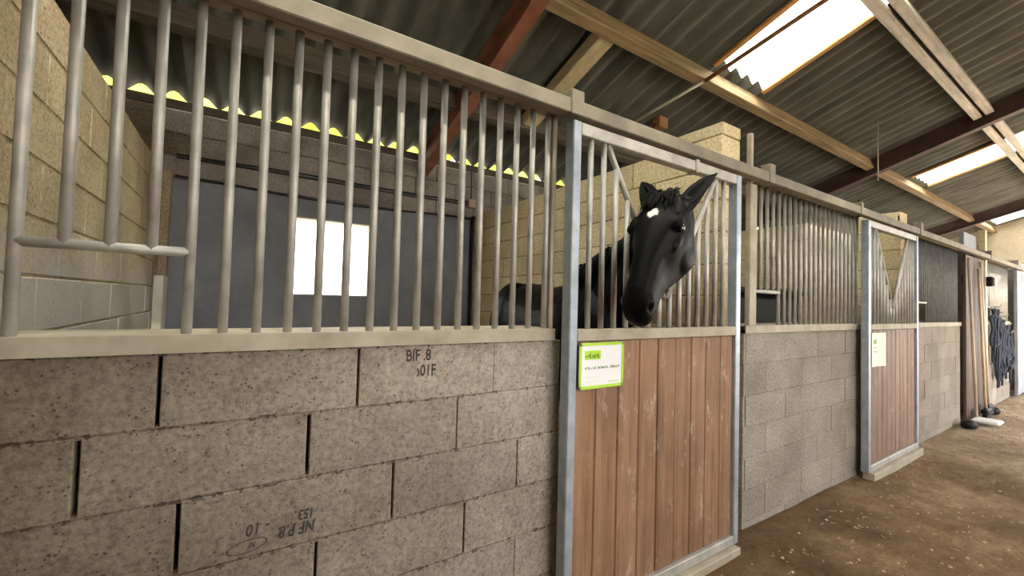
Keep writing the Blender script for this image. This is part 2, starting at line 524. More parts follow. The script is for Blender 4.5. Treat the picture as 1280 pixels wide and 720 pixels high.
# ------------------------------------------------------------------ setting: block walls
_blk = {}
def block_mesh(L, T, H, mat, b=0.0025):
    key = (round(L, 3), T, H, mat.name)
    if key not in _blk:
        _blk[key] = MB().box(0, L, 0, T, 0, H, b).mesh('block', mat)
    return _blk[key]
_blk_y = {}
def block_mesh_y(L, T, H, mat, b=0.004):
    key = (round(L, 3), T, H, mat.name)
    if key not in _blk_y:
        _blk_y[key] = MB().box(0, T, 0, L, 0, H, b).mesh('block', mat)
    return _blk_y[key]

def front_wall(name, label, x0, x1, rows, mat, mortar, z0=-0.06, pitch=0.196, thick=0.2, gaps=None):
    """blocks facing the aisle, rows bottom to top, each a list of joint positions"""
    top = z0 + pitch * len(rows)
    core = MB().box(x0 + 0.004, x1 - 0.004, 0.07, thick - 0.03, z0, top)
    for i in range(len(rows) + 1):
        z = z0 + pitch * i
        core.box(x0 + 0.002, x1 - 0.002, 0.0022, thick - 0.0022, z - 0.007, z + (0.007 if i < len(rows) else -0.001))
    w = core.build(name, mortar)
    structure(w, label)
    out = {}
    for i, joints in enumerate(rows):
        ed = [x0] + [j for j in joints if x0 < j < x1] + [x1]
        for k in range(len(ed) - 1):
            gl = 0.0015 if k == 0 else random.uniform(0.001, 0.0035)
            gr = 0.0015 if k == len(ed) - 2 else random.uniform(0.001, 0.0035)
            if gaps and (i, k) in gaps:
                gl = gaps[(i, k)]
            me = block_mesh(ed[k + 1] - ed[k] - gl - gr, thick, pitch - 0.004, mat)
            o = link_mesh('block', me, w, (ed[k] + gl, random.uniform(-0.0025, 0.002), z0 + pitch * i + 0.002))
            out[(i, k)] = o
    return w, out

# rows bottom to top of the nearest wall (top of the wall 1.237)
rows1 = [[-0.55, -0.04, 0.46, 0.966],
         [-0.80, -0.29, 0.22, 0.73],
         [-0.55, -0.04, 0.46, 0.966],
         [-0.80, -0.28, 0.225, 0.733],
         [-0.62, -0.118, 0.458, 0.965],
         [-0.82, -0.319, 0.188, 0.692],
         [-0.68, -0.172, 0.332, 0.842]]
Z_TOP = 1.237
Z0 = Z_TOP - 0.196 * 7
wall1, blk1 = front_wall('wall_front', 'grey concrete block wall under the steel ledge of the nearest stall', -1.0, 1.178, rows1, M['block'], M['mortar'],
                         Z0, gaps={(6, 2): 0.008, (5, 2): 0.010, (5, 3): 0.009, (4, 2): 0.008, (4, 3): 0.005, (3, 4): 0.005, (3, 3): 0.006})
def runs(a, b, n, off=0.0):
    out = []
    for i in range(n):
        s = a + (0.25 if i % 2 else 0.0) + off
        out.append([s + 0.51 * k for k in range(0, int((b - a) / 0.51) + 2)])
    return out
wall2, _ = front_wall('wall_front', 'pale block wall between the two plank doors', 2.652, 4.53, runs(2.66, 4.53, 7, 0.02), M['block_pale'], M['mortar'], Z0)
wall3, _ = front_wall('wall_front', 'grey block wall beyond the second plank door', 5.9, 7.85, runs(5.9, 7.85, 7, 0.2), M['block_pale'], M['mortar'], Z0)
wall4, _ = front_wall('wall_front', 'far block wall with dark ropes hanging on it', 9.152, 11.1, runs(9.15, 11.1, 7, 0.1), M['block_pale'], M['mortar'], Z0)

def divider(name, label, x0, mat, mortar, y0=0.03, y1=3.3, z0=0.04, n=12, full=True):
    T = 0.2
    core = MB().box(x0 + 0.05, x0 + T - 0.05, y0 + 0.03, y1, -0.02, z0 + 0.2 * n - 0.01)
    for i in range(n):
        z = z0 + 0.2 * i
        core.box(x0 + 0.004, x0 + T - 0.004, y0 + 0.004, y1, z - 0.009, z + 0.009)
    core.box(x0 + 0.001, x0 + T - 0.001, y0 + 0.001, y1, -0.02, z0)
    w = core.build(name, mortar)
    structure(w, label)
    for i in range(n):
        ed = [y0]
        yy = y0 + (0.2 if i % 2 else 0.5)
        while yy < y1 - 0.12:
            ed.append(yy)
            yy += 0.505
        ed.append(y1)
        for k in range(len(ed) - 1):
            g = random.uniform(0.0015, 0.003)
            me = block_mesh_y(ed[k + 1] - ed[k] - 2 * g, T, 0.193, mat, 0.005)
            link_mesh('block', me, w, (x0 + random.uniform(-0.002, 0.002), ed[k] + g, z0 + 0.2 * i + 0.0035))
    return w
divider('wall_left', 'ochre block wall along the left side of the nearest stall', -0.80, M['block_left'], M['mortar_yellow'], y0=0.216)
wr = divider('wall_right', 'yellow block wall behind the black horse', 2.45, M['block_yellow'], M['mortar_yellow'], z0=0.065)
link_mesh('block', block_mesh_y(0.34, 0.2, 0.075, M['block_yellow'], 0.005), wr, (2.45, 0.03, 2.467))
divider('wall_right', 'block wall dividing off the stall with the second plank door', 5.70, M['block_yellow'], M['mortar_yellow'])
divider('wall_right', 'block wall beside the dark boarded door', 8.95, M['block_pale'], M['mortar'])
divider('wall_right', 'block wall closing off the last stall', 12.3, M['block_pale'], M['mortar'])

def back_wall():
    y0, y1 = 3.3, 3.5
    wx0, wx1, wz0, wz1 = 0.412, 1.178, 1.402, 2.19
    core = MB()
    core.box(-4, wx0, y0 + 0.02, y1, -0.05, 3.03)
    core.box(wx1, 17.6, y0 + 0.02, y1, -0.05, 3.03)
    core.box(wx0, wx1, y0 + 0.02, y1, -0.05, wz0)
    core.box(wx0, wx1, y0 + 0.02, y1, wz1, 3.03)
    w = core.build('wall_back', M['mortar'])
    structure(w, 'dim back wall of the stalls with a small bright window')
    rp = MB()
    for (a, b, c, d) in ((-4, wx0, -0.05, 2.40), (wx1, 17.6, -0.05, 2.40), (wx0, wx1, -0.05, wz0), (wx0, wx1, wz1, 2.40)):
        rp.box(a, b, y0, y0 + 0.021, c, d)
    rp.build('render_coat', M['render'], w)
    for i in range(3):
        ed = [-0.62 + (0.25 if i % 2 else 0) + 0.51 * k for k in range(9)]
        for k in range(8):
            me = block_mesh(0.504, 0.05, 0.197, M['block_back'], 0.005)
            link_mesh('block', me, w, (ed[k], y0 + random.uniform(-0.003, 0.003), 2.405 + 0.2045 * i))
    MB().box(-4, 17.6, y0 - 0.02, y0 + 0.004, 3.02, 3.092).build('wall_plate', plain_mat('dark_plate_timber', (0.07, 0.055, 0.04), (0.13, 0.105, 0.08), 9, 0.8, 0, 0.2, (0.4, 4, 4)), w)
    # window lining
    fr = MB()
    t = 0.012
    fr.box(wx0 - 0.001, wx0 + t, y0 - 0.002, y1 + 0.002, wz0, wz1)
    fr.box(wx1 - t, wx1 + 0.001, y0 - 0.002, y1 + 0.002, wz0, wz1)
    fr.box(wx0, wx1, y0 - 0.002, y1 + 0.002, wz0 - 0.001, wz0 + t)
    fr.box(wx0, wx1, y0 - 0.002, y1 + 0.002, wz1 - t, wz1 + 0.001)
    structure(fr.build('window_1', M['off_white']), 'small bright square window in the dim back wall')
    # narrow pilaster in the left corner, paler low down
    pl = MB().box(-0.6, -0.54, 3.2, 3.3, -0.02, 2.44, 0.004).build('trim_1', M['block_left'])
    structure(pl, 'narrow pilaster in the back left corner of the stall')
    MB().box(-0.602, -0.537, 3.05, 3.299, 0.0, 1.53, 0.004).build('pale_patch', M['off_white'], pl)
back_wall()

def end_walls():
    g = MB()
    x0, x1 = 17.5, 17.7
    g.box(x0, x1, 0.6, 3.5, -0.05, 3.1)
    g.box(x0, x1, -4.2, -3.6, -0.05, 3.4)
    g.box(x0, x1, -3.6, 0.6, 2.75, 3.4)
    pts = [(3.5, 3.1), (0.6, 3.1), (0.6, 3.4), (-4.2, 3.4), (-4.2, 4.82), (-3.1, 5.12)]
    vs = [(x, a, b) for x in (x0, x1) for a, b in pts]
    g.add(vs, [(0, 1, 2, 3, 4, 5), (11, 10, 9, 8, 7, 6)] + [(i, (i + 1) % 6, 6 + (i + 1) % 6, 6 + i) for i in range(6)])
    w = g.build('wall_far', M['gable'])
    structure(w, 'tan gable wall at the far end of the barn')
    g = MB().box(-4.2, -4, -4.2, 3.5, -0.05, 3.1)
    pts = [(3.5, 3.1), (-4.2, 3.1), (-4.2, 4.82), (-3.1, 5.12)]
    g.add([(x, a, b) for x in (-4.2, -4) for a, b in pts], [(0, 1, 2, 3), (7, 6, 5, 4), (0, 1, 5, 4), (1, 2, 6, 5), (2, 3, 7, 6), (3, 0, 4, 7)])
    structure(g.build('wall_near', M['gable']), 'gable wall at the near end of the barn')
    structure(MB().box(-4.2, 0.9, -4.2, -4.0, -0.05, 4.86).box(0.9, 3.4, -4.2, -4.0, 3.1, 4.86).box(0.9, 3.4, -4.2, -4.0, -0.05, 0.9).box(3.4, 7.5, -4.2, -4.0, -0.05, 4.86).box(7.5, 16, -4.2, -4.0, 3.1, 4.86).box(16, 17.7, -4.2, -4.0, -0.05, 4.86).build('wall_opposite', M['gable']), 'unseen wall across the aisle, two openings to the yard added for light')  # out of view; openings placed to light the stall fronts and far floor
end_walls()

# ------------------------------------------------------------------ setting: roof
SL = 0.32
def rz(y, off=0.0):
    return 3.138 + SL * (3.3 - y) - off
X_SLOT, W_SLOT = -3.97, 0.88
SKY = {(1, 4), (1, 5), (2, 5), (2, 6), (1, 9), (2, 9), (1, 16), (1, 22), (1, 23), (2, 16)}  # one sheet above the nearest stall is unseen, added to brighten the divider
def build_roof():
    ceil = bpy.data.objects.new('ceiling', None)
    COL.objects.link(ceil)
    structure(ceil, 'corrugated roof on timber purlins and red steel rafters')
    nseg = 32
    rows = [(3.308, 0.98), (1.04, -1.32), (-1.18, -3.15)]
    amp = 0.040
    meshes = {}
    for ri, (ya, yb) in enumerate(rows):
        for kind in ('roof', 'skylight'):
            mb = MB()
            vs, fs = [], []
            for t in range(2):
                y = (ya, yb)[t]
                for i in range(nseg + 1):
                    x = W_SLOT * i / nseg
                    c = math.cos(2 * math.pi * x / 0.22 + math.pi)
                    vs.append((x, y, rz(y) + amp * c))
            n = nseg + 1
            for i in range(nseg):
                fs.append((i, i + 1, n + i + 1, n + i))
            mb.add(vs, fs)
            me = mb.mesh('roof_sheet' if kind == 'roof' else 'skylight_sheet', M[kind], True)
            meshes[(ri, kind)] = me
    for ri in range(3):
        for s in range(25):
            k = 'skylight' if (ri, s) in SKY else 'roof'
            o = link_mesh('roof_sheet' if k == 'roof' else 'skylight_sheet', meshes[(ri, k)], ceil, (X_SLOT + W_SLOT * s, 0, 0.006 * (ri % 2)))
            if k == 'skylight':
                o['label'] = 'translucent skylight sheet glowing white'
    # far slope behind the camera
    mb = MB()
    mb.box(-4.2, 18, -4.5, -3.1, 0, 0.03)
    vs = []
    for (x, y, z) in mb.v:
        vs.append((x, y, rz(-3.1) + 0.03 - SL * (-3.1 - y) + z))
    mb.v = vs
    mb.build('far_slope', M['roof'], ceil)
    # purlins
    def purlin(y, w, h, mat, drop=0.034):
        n = Vector((0, -SL, -1)).normalized()
        for (a, b) in ((-3.9, 1.68), (1.82, 8.32), (8.48, 14.92), (15.08, 17.5)):
            c = Vector((0, y, rz(y, drop) - h / 2))
            MB().obox((a, c.y, c.z), (b, c.y, c.z), (0, 1, -SL), w, h, 0.006).build('purlin', mat, ceil)
    purlin(2.33, 0.10, 0.18, M['purlin_dark'])
    purlin(1.09, 0.10, 0.17, M['purlin'])
    for dy in (-0.055, 0.055):
        purlin(-0.13 + dy, 0.085, 0.14, M['grey_timber'])
    purlin(-1.3, 0.10, 0.17, M['purlin'])
    purlin(-2.4, 0.10, 0.17, M['purlin'])
    # red oxide rafters: I section along the slope
    for x in (1.75, 8.40, 15.0):
        mb = MB()
        d = 0.24
        for (off, w, h) in ((0.045, 0.12, 0.014), (0.045 + d, 0.12, 0.014), (0.045 + d / 2, 0.012, d)):
            a = Vector((x, 3.28, rz(3.28, off)))
            b = Vector((x, -3.1, rz(-3.1, off)))
            mb.obox(a, b, (1, 0, 0), w, h)
        mb.build('rafter', M['rust' if x < 5 else 'rust_shaded'], ceil)  # farther rafters have their shade painted into a darker oxide
    # strips added along the skylight edges, orange light bleed painted into their colour
    for s in (9, 16):
        for e in (0, 1):
            x = X_SLOT + W_SLOT * (s + e) + (-0.03 if e == 0 else 0.03)
            MB().obox((x, 1.0, rz(1.0, 0.045)), (x, -0.06, rz(-0.06, 0.045)), (1, 0, 0), 0.06, 0.03, 0.004).build('bleed_strip', M['bleed_strip'], ceil)
    # timber rafter tail above the yellow wall, stub beside it
    o = MB().obox((2.555, 2.31, rz(2.31, 0.11)), (2.555, 1.15, rz(1.15, 0.11)), (1, 0, 0), 0.17, 0.12, 0.006).build('pale_rafter_tail', M['pale_timber'], ceil)
    return ceil
ceiling = build_roof()

# ------------------------------------------------------------------ stall fronts
def bar_mesh(L, r=0.0128, mat='steel'):
    key = (round(L, 3), mat)
    if key not in bar_mesh.c:
        bar_mesh.c[key] = MB().tube([(0, 0, 0), (0, 0, L)], r, 10).mesh('bar', M[mat], True)
    return bar_mesh.c[key]
bar_mesh.c = {}

def grille(label, x0, x1, first, hatch, bars_to, end_post=None, mat='steel', rod=False):
    t = thing('stall_grille', label, 'grille', (x0, 0, Z_TOP), 'fixed bar grilles over the block walls')
    # folded ledge over the wall top
    MB().box(x0, x1, -0.012, 0.212, Z_TOP + 0.044, Z_TOP + 0.05, 0.002).box(x0, x1, -0.014, -0.008, Z_TOP + 0.001, Z_TOP + 0.049).box(x0, x1, 0.206, 0.212, Z_TOP + 0.001, Z_TOP + 0.049).build('ledge', M['steel_dusty'], t)
    zb, zt = Z_TOP + 0.05, 2.215
    MB().box(x0, x1, 0.0, 0.045, zt, zt + 0.03, 0.003).build('top_channel', M['steel_dusty'], t)
    p = 0.0811
    x = first
    hx0, hx1 = hatch
    zh = 1.508
    while x < bars_to:
        if hx0 + 0.02 < x < hx1 - 0.02:
            link_mesh('bar', bar_mesh(zt - zh, mat=mat), t, (x, 0.022, zh))
        else:
            link_mesh('bar', bar_mesh(zt - zb, mat=mat), t, (x, 0.022, zb))
        x += p
    MB().tube([(hx0, 0.022, zh), (hx1, 0.022, zh)], 0.0128, 10).build('hatch_bar', M['steel'], t, True)
    if end_post:
        MB().box(*end_post, b=0.004).build('end_post', M['steel_dusty'], t)
    if rod:
        MB().box(2.655, 2.685, -0.034, -0.004, 2.181, 2.50, 0.003).build('upper_rod', M['steel_dusty'], t)
    return t
grille('galvanised bar grille with a feed gap above the nearest block wall', -0.595, 1.135, -0.119 - 5 * 0.0811, (-0.4434, -0.119), 1.10, (1.112, 1.134, 0.0, 0.05, Z_TOP + 0.05, 2.215))
grille('galvanised bar grille between the two plank doors, black feeder in its gap', 2.652, 4.53, 2.805, (2.805, 3.1294), 4.52, (2.655, 2.735, -0.034, -0.0005, Z_TOP + 0.051, 2.18), rod=True)
grille('dim bar grille beyond the second plank door', 5.9, 7.85, 6.0, (6.0, 6.4866), 7.84, None, 'steel_dark')
grille('far pale bar grille above the dark hanging ropes', 9.152, 11.1, 9.2, (9.4433, 9.7677), 11.08)

def track():
    t = thing('door_track', 'long steel door rail running over all the stall fronts', 'rail', (-1.0, -0.1, 2.187))
    MB().box(-1.2, 12.4, -0.105, -0.055, 2.186, 2.248, 0.004).build('rail', M['steel_track'], t)
    MB().box(-1.2, 12.4, -0.056, -0.002, 2.236, 2.246).build('cover_strip', M['steel_track'], t)
    for (xa, xb, up) in ((1.115, 1.185, 0.035), (2.735, 2.80, 0.05), (5.75, 5.83, 0.06), (9.0, 9.08, 0.06), (4.2, 4.24, 0.03)):
        MB().box(xa, xb, -0.112, -0.05, 2.182, 2.252 + up, 0.004).box(xa, xb, -0.06, 0.05, 2.248 + up, 2.252 + up).build('bracket', M['steel_track'], t)
    for x in (4.24, 5.2):
        MB().tube([(x, -0.08, 2.17), (x, -0.08, 2.31)], 0.007, 8).build('bolt', M['black'], t)
track()

def sliding_door(label, x0, x1, planks, plank_mat, bars=True):
    t = thing('sliding_door', label, 'door', (x0, -0.075, 0.05), 'sliding stall doors')
    ya, yb = -0.1, -0.045
    zb, zm0, zm1, zt0, zt1 = 0.062, 1.238, 1.288, 2.112, 2.166
    s = 0.045
    for xa in (x0, x1 - s):
        MB().box(xa, xa + s, ya, yb, zb, zt1, 0.004).build('stile', M['steel_blue'], t)
    for (a, b, nm, mt) in ((zt0, zt1, 'top_rail', 'steel'), (zm0, zm1, 'middle_rail', 'steel_dusty'), (zb, zb + 0.05, 'bottom_rail', 'steel')):
        MB().box(x0 + s + 0.001, x1 - s - 0.001, ya + (0.0 if nm != 'top_rail' else 0.004), yb, a, b, 0.004).build(nm, M[mt], t)
    # vertical boards held in the lower frame
    ed = planks
    for k in range(len(ed) - 1):
        MB().box(ed[k] + 0.0018, ed[k + 1] - 0.0018, ya + 0.018 + random.uniform(0, 0.003), yb - 0.012, zb + 0.051, zm0 - 0.001, 0.0045).build('plank', plank_mat, t)
    if bars:
        cx = (x0 + x1) / 2
        za, hw = 1.435, 0.42
        sl = hw / (zt0 - za)
        x = x0 + s + 0.078
        yc = -0.072
        while x < x1 - s - 0.02:
            d = abs(x - cx)
            top = zt0 if d > hw else za + d / sl
            if top - zm1 > 0.05:
                link_mesh('bar', bar_mesh(top - zm1), t, (x, yc, zm1))
            x += 0.079
        MB().tube([(cx - hw, yc, zt0), (cx - 0.012, yc, za), (cx + 0.012, yc, za), (cx + hw, yc, zt0)], 0.014, 10).build('yoke', M['steel'], t, True)
    if x0 < 2:
        MB().box(x0 + 0.845, x0 + 0.875, ya - 0.006, yb + 0.006, zt0 - 0.01, zt1 + 0.008, 0.006).build('collar', M['steel'], t)
    return t
sliding_door('plank door with a V-shaped gap the black horse leans through', 1.14, 2.43, [1.186, 1.316, 1.455, 1.595, 1.728, 1.865, 1.998, 2.126, 2.262, 2.384], M['plank'])
e2 = [4.441 + i * (5.664 - 4.441) / 11 for i in range(12)]
sliding_door('second plank door with an empty V-shaped gap and cream card', 4.395, 5.71, e2, M['plank_far'])
# third door: boarded full height
def board_door():
    t = thing('sliding_door', 'dark full-height boarded door behind the leaning poles', 'door', (7.87, -0.03, 0), 'sliding stall doors')
    n = 9
    for i in range(n):
        a = 7.88 + i * 1.05 / n
        MB().box(a + 0.002, a + 1.05 / n - 0.002, -0.05 + random.uniform(0, 0.006), -0.02, 0.02, 2.17, 0.003).build('plank', M['plank_dark'], t)
    MB().box(7.88, 8.93, -0.02, -0.005, 0.3, 0.4).build('ledger', M['plank_dark'], t)
    MB().box(7.88, 8.93, -0.02, -0.005, 1.8, 1.9).build('ledger', M['plank_dark'], t)
board_door()
def grey_door():
    t = thing('sliding_door', 'blue-grey sheet door at the far end of the stalls', 'door', (11.12, -0.06, 0), 'sliding stall doors')
    MB().box(11.12, 12.38, -0.08, -0.05, 0.03, 2.17, 0.004).build('door_sheet', M['blue_grey'], t)
    for x in (11.12, 12.32):
        MB().box(x, x + 0.06, -0.09, -0.08, 0.03, 2.17).build('stile', M['blue_grey'], t)
grey_door()

# low guide rails the doors slide along
for i, (a, b) in enumerate(((1.16, 2.40), (4.42, 5.72))):
    o = MB().box(a, b, -0.132, -0.05, -0.03, 0.0605, 0.004).build('guide_rail', M['steel_dusty'])
    tag(o, ('muddy steel guide rail at the foot of the horse\'s plank door', 'muddy steel guide rail at the foot of the second plank door')[i], 'rail', 'guide rails at the door feet')
# pillar post right of the dark boarded door
o = MB().box(9.02, 9.12, -0.05, 0.026, -0.02, 2.62, 0.004).build('post', M['pale_timber'])
tag(o, 'pale timber post beside the dark boarded door, rising over the rail', 'post')
o = MB().box(8.25, 8.93, 0.03, 0.08, 2.26, 2.52, 0.004).build('header_board', M['blue_grey'])
tag(o, 'grey board fixed above the rail over the dark boarded door', 'board')
t = thing('lamp_box', 'small dark box with a white lamp on the pale timber post', 'lamp', (9.07, -0.052, 1.85))
MB().box(9.03, 9.11, -0.11, -0.0495, 1.80, 1.94, 0.006).build('box', M['black'], t)
MB().box(9.05, 9.13, -0.15, -0.111, 1.80, 1.93, 0.015).build('lamp', M['white'], t)

# ------------------------------------------------------------------ the horse
def ellipse_ring(c, a, b, n=24, pa=2.0):
    """ring around c with half axis vectors a (side) and b (up); superellipse power pa"""
    out = []
    for k in range(n):
        t = 2 * math.pi * k / n
        ct, st = math.cos(t), math.sin(t)
        e = 2.0 / pa
        x = math.copysign(abs(ct) ** e, ct)
        y = math.copysign(abs(st) ** e, st)
        out.append(c + a * x + b * y)
    return out

def build_horse():
    global STAR
    O = HORSE_O
    mb = MB()
    # trunk
    side = Vector((1, 0.12, 0)).normalized()
    trunk = [(1.80, 1.36, .06, .05), (1.74, 1.30, .17, .15), (1.62, 1.27, .26, .24), (1.45, 1.24, .315, .29), (1.2, 1.20, .325, .285), (.95, 1.16, .345, .30),
             (.72, 1.17, .355, .29), (.52, 1.21, .345, .25), (.36, 1.22, .29, .215), (.26, 1.22, .20, .16), (.20, 1.22, .09, .08)]
    rg = []
    for y, z, hh, hw in trunk:
        x = 2.05 + (1.5 - y) * (-0.25 / 1.1)
        rg.append(ellipse_ring(Vector((x, y, z)), side * hw, Vector((0, 0, hh)), 24, 2.15))
    mb.rings(rg)
    # buttocks and shoulders
    def ball(c, r3, n=14):
        rgs = []
        for i in range(1, n):
            t = math.pi * i / n
            rgs.append(ellipse_ring(Vector(c) + Vector((0, 0, -math.cos(t) * r3[2])), side * r3[0] * math.sin(t), side.cross(Vector((0, 0, 1))) * r3[1] * math.sin(t), 16))
        mb.rings(rgs)
    for s in (-1, 1):
        ball((2.06 + s * .14, 1.50, 1.20), (.16, .27, .36))
        ball((1.80 + s * .15, .50, 1.12), (.10, .20, .33))
    # neck
    NB = [((1.83, .56, 1.30), .27, .17), ((1.81, .36, 1.42), .245, .135), ((1.80, .16, 1.54), .205, .105), ((1.785, -.02, 1.65), .175, .088),
          ((1.75, -.13, 1.735), .155, .082), ((1.69, -.20, 1.79), .135, .08), ((1.63, -.235, 1.81), .11, .075)]
    rg = []
    for i, (c, hh, hw) in enumerate(NB):
        a = Vector(NB[max(i - 1, 0)][0])
        b = Vector(NB[min(i + 1, len(NB) - 1)][0])
        d = (b - a).normalized()
        sd = d.cross(Vector((0, 0, 1))).normalized()
        up = sd.cross(d)
        rg.append(ellipse_ring(Vector(c), sd * hw, up * hh, 20, 2.1))
    mb.rings(rg)
    # head frame: U along the face, N out of the forehead, S to its side
    P0 = Vector((1.575, -.225, 1.872))
    U = Vector((-.525, -.113, -.845)).normalized() 
    N = Vector((-.72, -.60, .5))
    N = (N - N.dot(U) * U).normalized()
    S = U.cross(N).normalized()
    th = math.radians(HEAD_TURN)
    N, S = (N * math.cos(th) + S * math.sin(th)).normalized(), (S * math.cos(th) - N * math.sin(th)).normalized()
    def hp(u, n, s):
        return P0 + U * (u * .93) + N * (n * 1.04) + S * (s * 1.06)
    #        u     dorsal ventral  halfwidth top, mid, low
    HD = [(-.035, -.02, -.13, .035, .05, .03), (.00, .022, -.17, .055, .078, .05), (.05, .040, -.205, .068, .094, .055), (.11, .050, -.235, .078, .108, .06),
          (.17, .052, -.255, .080, .112, .06), (.22, .048, -.262, .072, .102, .058), (.28, .042, -.250, .058, .088, .052), (.34, .034, -.215, .048, .074, .044),
          (.40, .026, -.178, .042, .064, .038), (.46, .018, -.152, .038, .058, .036), (.52, .010, -.138, .038, .058, .036), (.565, -.002, -.134, .038, .060, .038),
          (.60, -.020, -.130, .034, .056, .036), (.625, -.045, -.122, .024, .044, .028), (.64, -.07, -.11, .012, .022, .014)]
    rg = []
    for u, d, v, wt, wm, wl in HD:
        mid = d - (d - v) * .42
        prof = [(d, 0), (d - (d - mid) * .04, .55 * wt), (d - (d - mid) * .16, wt), (d - (d - mid) * .5, wt + (wm - wt) * .72), (mid, wm), (mid - (mid - v) * .45, wm * .5 + wm * .42),
                (mid - (mid - v) * .8, (wm + wl) * .52), (v + (mid - v) * .05, wl * .8), (v, 0)]
        ring = [hp(u, n, w) for n, w in prof] + [hp(u, n, -w) for n, w in prof[-2:0:-1]]
        rg.append(ring)
    mb.rings(rg)
    def hball(u, n, s, ru, rn, rs):
        rgs = []
        k = 10
        for i in range(1, k):
            t = math.pi * i / k
            rgs.append([hp(u - math.cos(t) * ru, n + math.sin(t) * math.cos(q * math.pi / 6) * rn, s + math.sin(t) * math.sin(q * math.pi / 6) * rs) for q in range(12)])
        mb.rings(rgs)
    for s in (-1, 1):
        hball(.165, .012, s * .088, .05, .026, .026)       # brow above the eye
        hball(.235, -.035, s * .085, .05, .02, .02)        # cheek bone under the eye
        hball(.20, -.155, s * .075, .095, .085, .032)      # jowl
        hball(.555, -.045, s * .038, .045, .032, .03)      # nostril rim
    hball(.595, -.112, 0, .04, .035, .036)                 # lower lip and chin
    # ears
    def ear(s, tipdir, L):
        base = hp(.02, -.045, s * .066)
        d = tipdir.normalized()
        w = S - S.dot(d) * d
        w.normalize()
        n = d.cross(w)
        if n.dot(N) < 0:
            n = -n
        rgs = []
        for t, hw, th_, cur in ((-.12, .04, .034, 0), (.08, .046, .030, 0), (.25, .052, .024, .004), (.45, .050, .018, .008), (.65, .040, .014, .008), (.82, .026, .010, .003), (.95, .010, .006, -.004), (1.0, .004, .003, -.006)):
            c = base + d * (L * t) + n * cur - S * s * (0.012 * math.sin(t * 3.0))
            rgs.append(ellipse_ring(c, w * hw, n * th_, 14))
        mb.rings(rgs)
        return base, d, w, n
    ears = [ear(1, -U * .80 + S * .46 + N * .05, .245), ear(-1, -U * .80 - S * .46 + N * .03, .225)]
    # legs
    def leg(pts):
        rgs = []
        for i, (x, y, z, ry, rx) in enumerate(pts):
            rgs.append(ellipse_ring(Vector((x, y, z)), Vector((rx, 0, 0)), Vector((0, ry, 0)), 14))
        mb.rings(rgs)
    for s in (-1, 1):
        x = 1.81 + s * .135
        leg([(x, .50, 1.15, .15, .08), (x, .50, .98, .12, .075), (x, .49, .86, .085, .06), (x, .48, .70, .062, .05), (x, .47, .52, .05, .045), (x, .47, .46, .048, .043), (x, .475, .38, .033, .028),
             (x, .475, .22, .030, .026), (x, .48, .15, .038, .034), (x, .46, .09, .032, .032), (x, .445, .06, .05, .05)])
        x = 2.07 + s * .15
        leg([(x, 1.42, 1.25, .25, .12), (x, 1.38, 1.08, .22, .115), (x, 1.37, .94, .17, .09), (x, 1.46, .80, .11, .065), (x, 1.58, .66, .07, .05), (x, 1.66, .57, .062, .043), (x, 1.65, .50, .048, .04),
             (x, 1.63, .40, .036, .03), (x, 1.61, .24, .034, .028), (x, 1.60, .16, .042, .036), (x, 1.575, .09, .034, .033), (x, 1.56, .06, .052, .05)])
    mb.v = [(p[0] - O.x, p[1] - O.y, p[2] - O.z) for p in mb.v]
    raw = mb.mesh('horse_raw', None)
    tmp = bpy.data.objects.new('horse_raw', raw)
    COL.objects.link(tmp)
    md = tmp.modifiers.new('r', 'REMESH')
    md.mode = 'VOXEL'
    md.voxel_size = 0.0085
    sm = tmp.modifiers.new('s', 'SMOOTH')
    sm.factor = 0.5
    sm.iterations = 7
    dg = bpy.context.evaluated_depsgraph_get()
    me = bpy.data.meshes.new_from_object(tmp.evaluated_get(dg))
    bpy.data.objects.remove(tmp)
    bpy.data.meshes.remove(raw)
    me.name = 'horse'
    # press in the nostrils, mouth line, eye sockets and ear hollows
    def to_local(p):
        return p - O
    def dent(c, dirn, r, depth):
        c = to_local(c)
        for v in me.vertices:
            d = (v.co - c).length
            if d < r:
                k = 1 - d / r
                v.co += dirn * depth * k * k * (3 - 2 * k)
    for s in (-1, 1):
        dent(hp(.578, -.052, s * .066), (-S * s * .8 - U * .2 - N * .5).normalized(), .026, .030)
        dent(hp(.185, -.012, s * .115), -S * s, .036, .010)
        dent(hp(.36, -.05, s * .075), -S * s, .09, .008)
        for q in range(7):
            dent(hp(.625 - q * .022, -.098 - q * .004, s * (.035 + q * .006)), -S * s, .013, .008)
    for (b, d, w, n), s in zip(ears, (1, -1)):
        for q in range(16):
            dent(b + d * (.04 + q * .0085) + n * .020, -n, .030 - q * .0011, .0085)
    me.shade_smooth()
    STAR = to_local(hp(.135, .058, .006))
    M['coat'] = make_coat()
    me.materials.clear()
    me.materials.append(M['coat'])
    horse = bpy.data.objects.new('horse', me)
    COL.objects.link(horse)
    horse.location = O
    tag(horse, 'black horse with a small white star leaning its head out of the stall', 'horse')
    # eyes
    for s in (-1, 1):
        e = MB()
        c = hp(.188, -.004, s * .101)
        rgs = []
        for i in range(1, 12):
            t = math.pi * i / 12
            rgs.append([c + U * (-math.cos(t) * .021) + N * (math.sin(t) * math.cos(q * math.pi / 8) * .018) + S * (math.sin(t) * math.sin(q * math.pi / 8) * .018) for q in range(16)])
        e.rings(rgs).build('eye', M['eye'], horse, True)
        # upper eyelid
        l = MB()
        pts = [c + U * (-.024 * math.cos(a)) + N * (.016 + .006 * math.sin(a)) * 1.0 + S * s * (.012 * math.sin(a)) - U * .002 for a in [math.pi * k / 8 for k in range(9)]]
        l.tube(pts, [.002, .004, .005, .006, .006, .006, .005, .004, .002], 8).build('eyelid', M['coat'], horse, True)
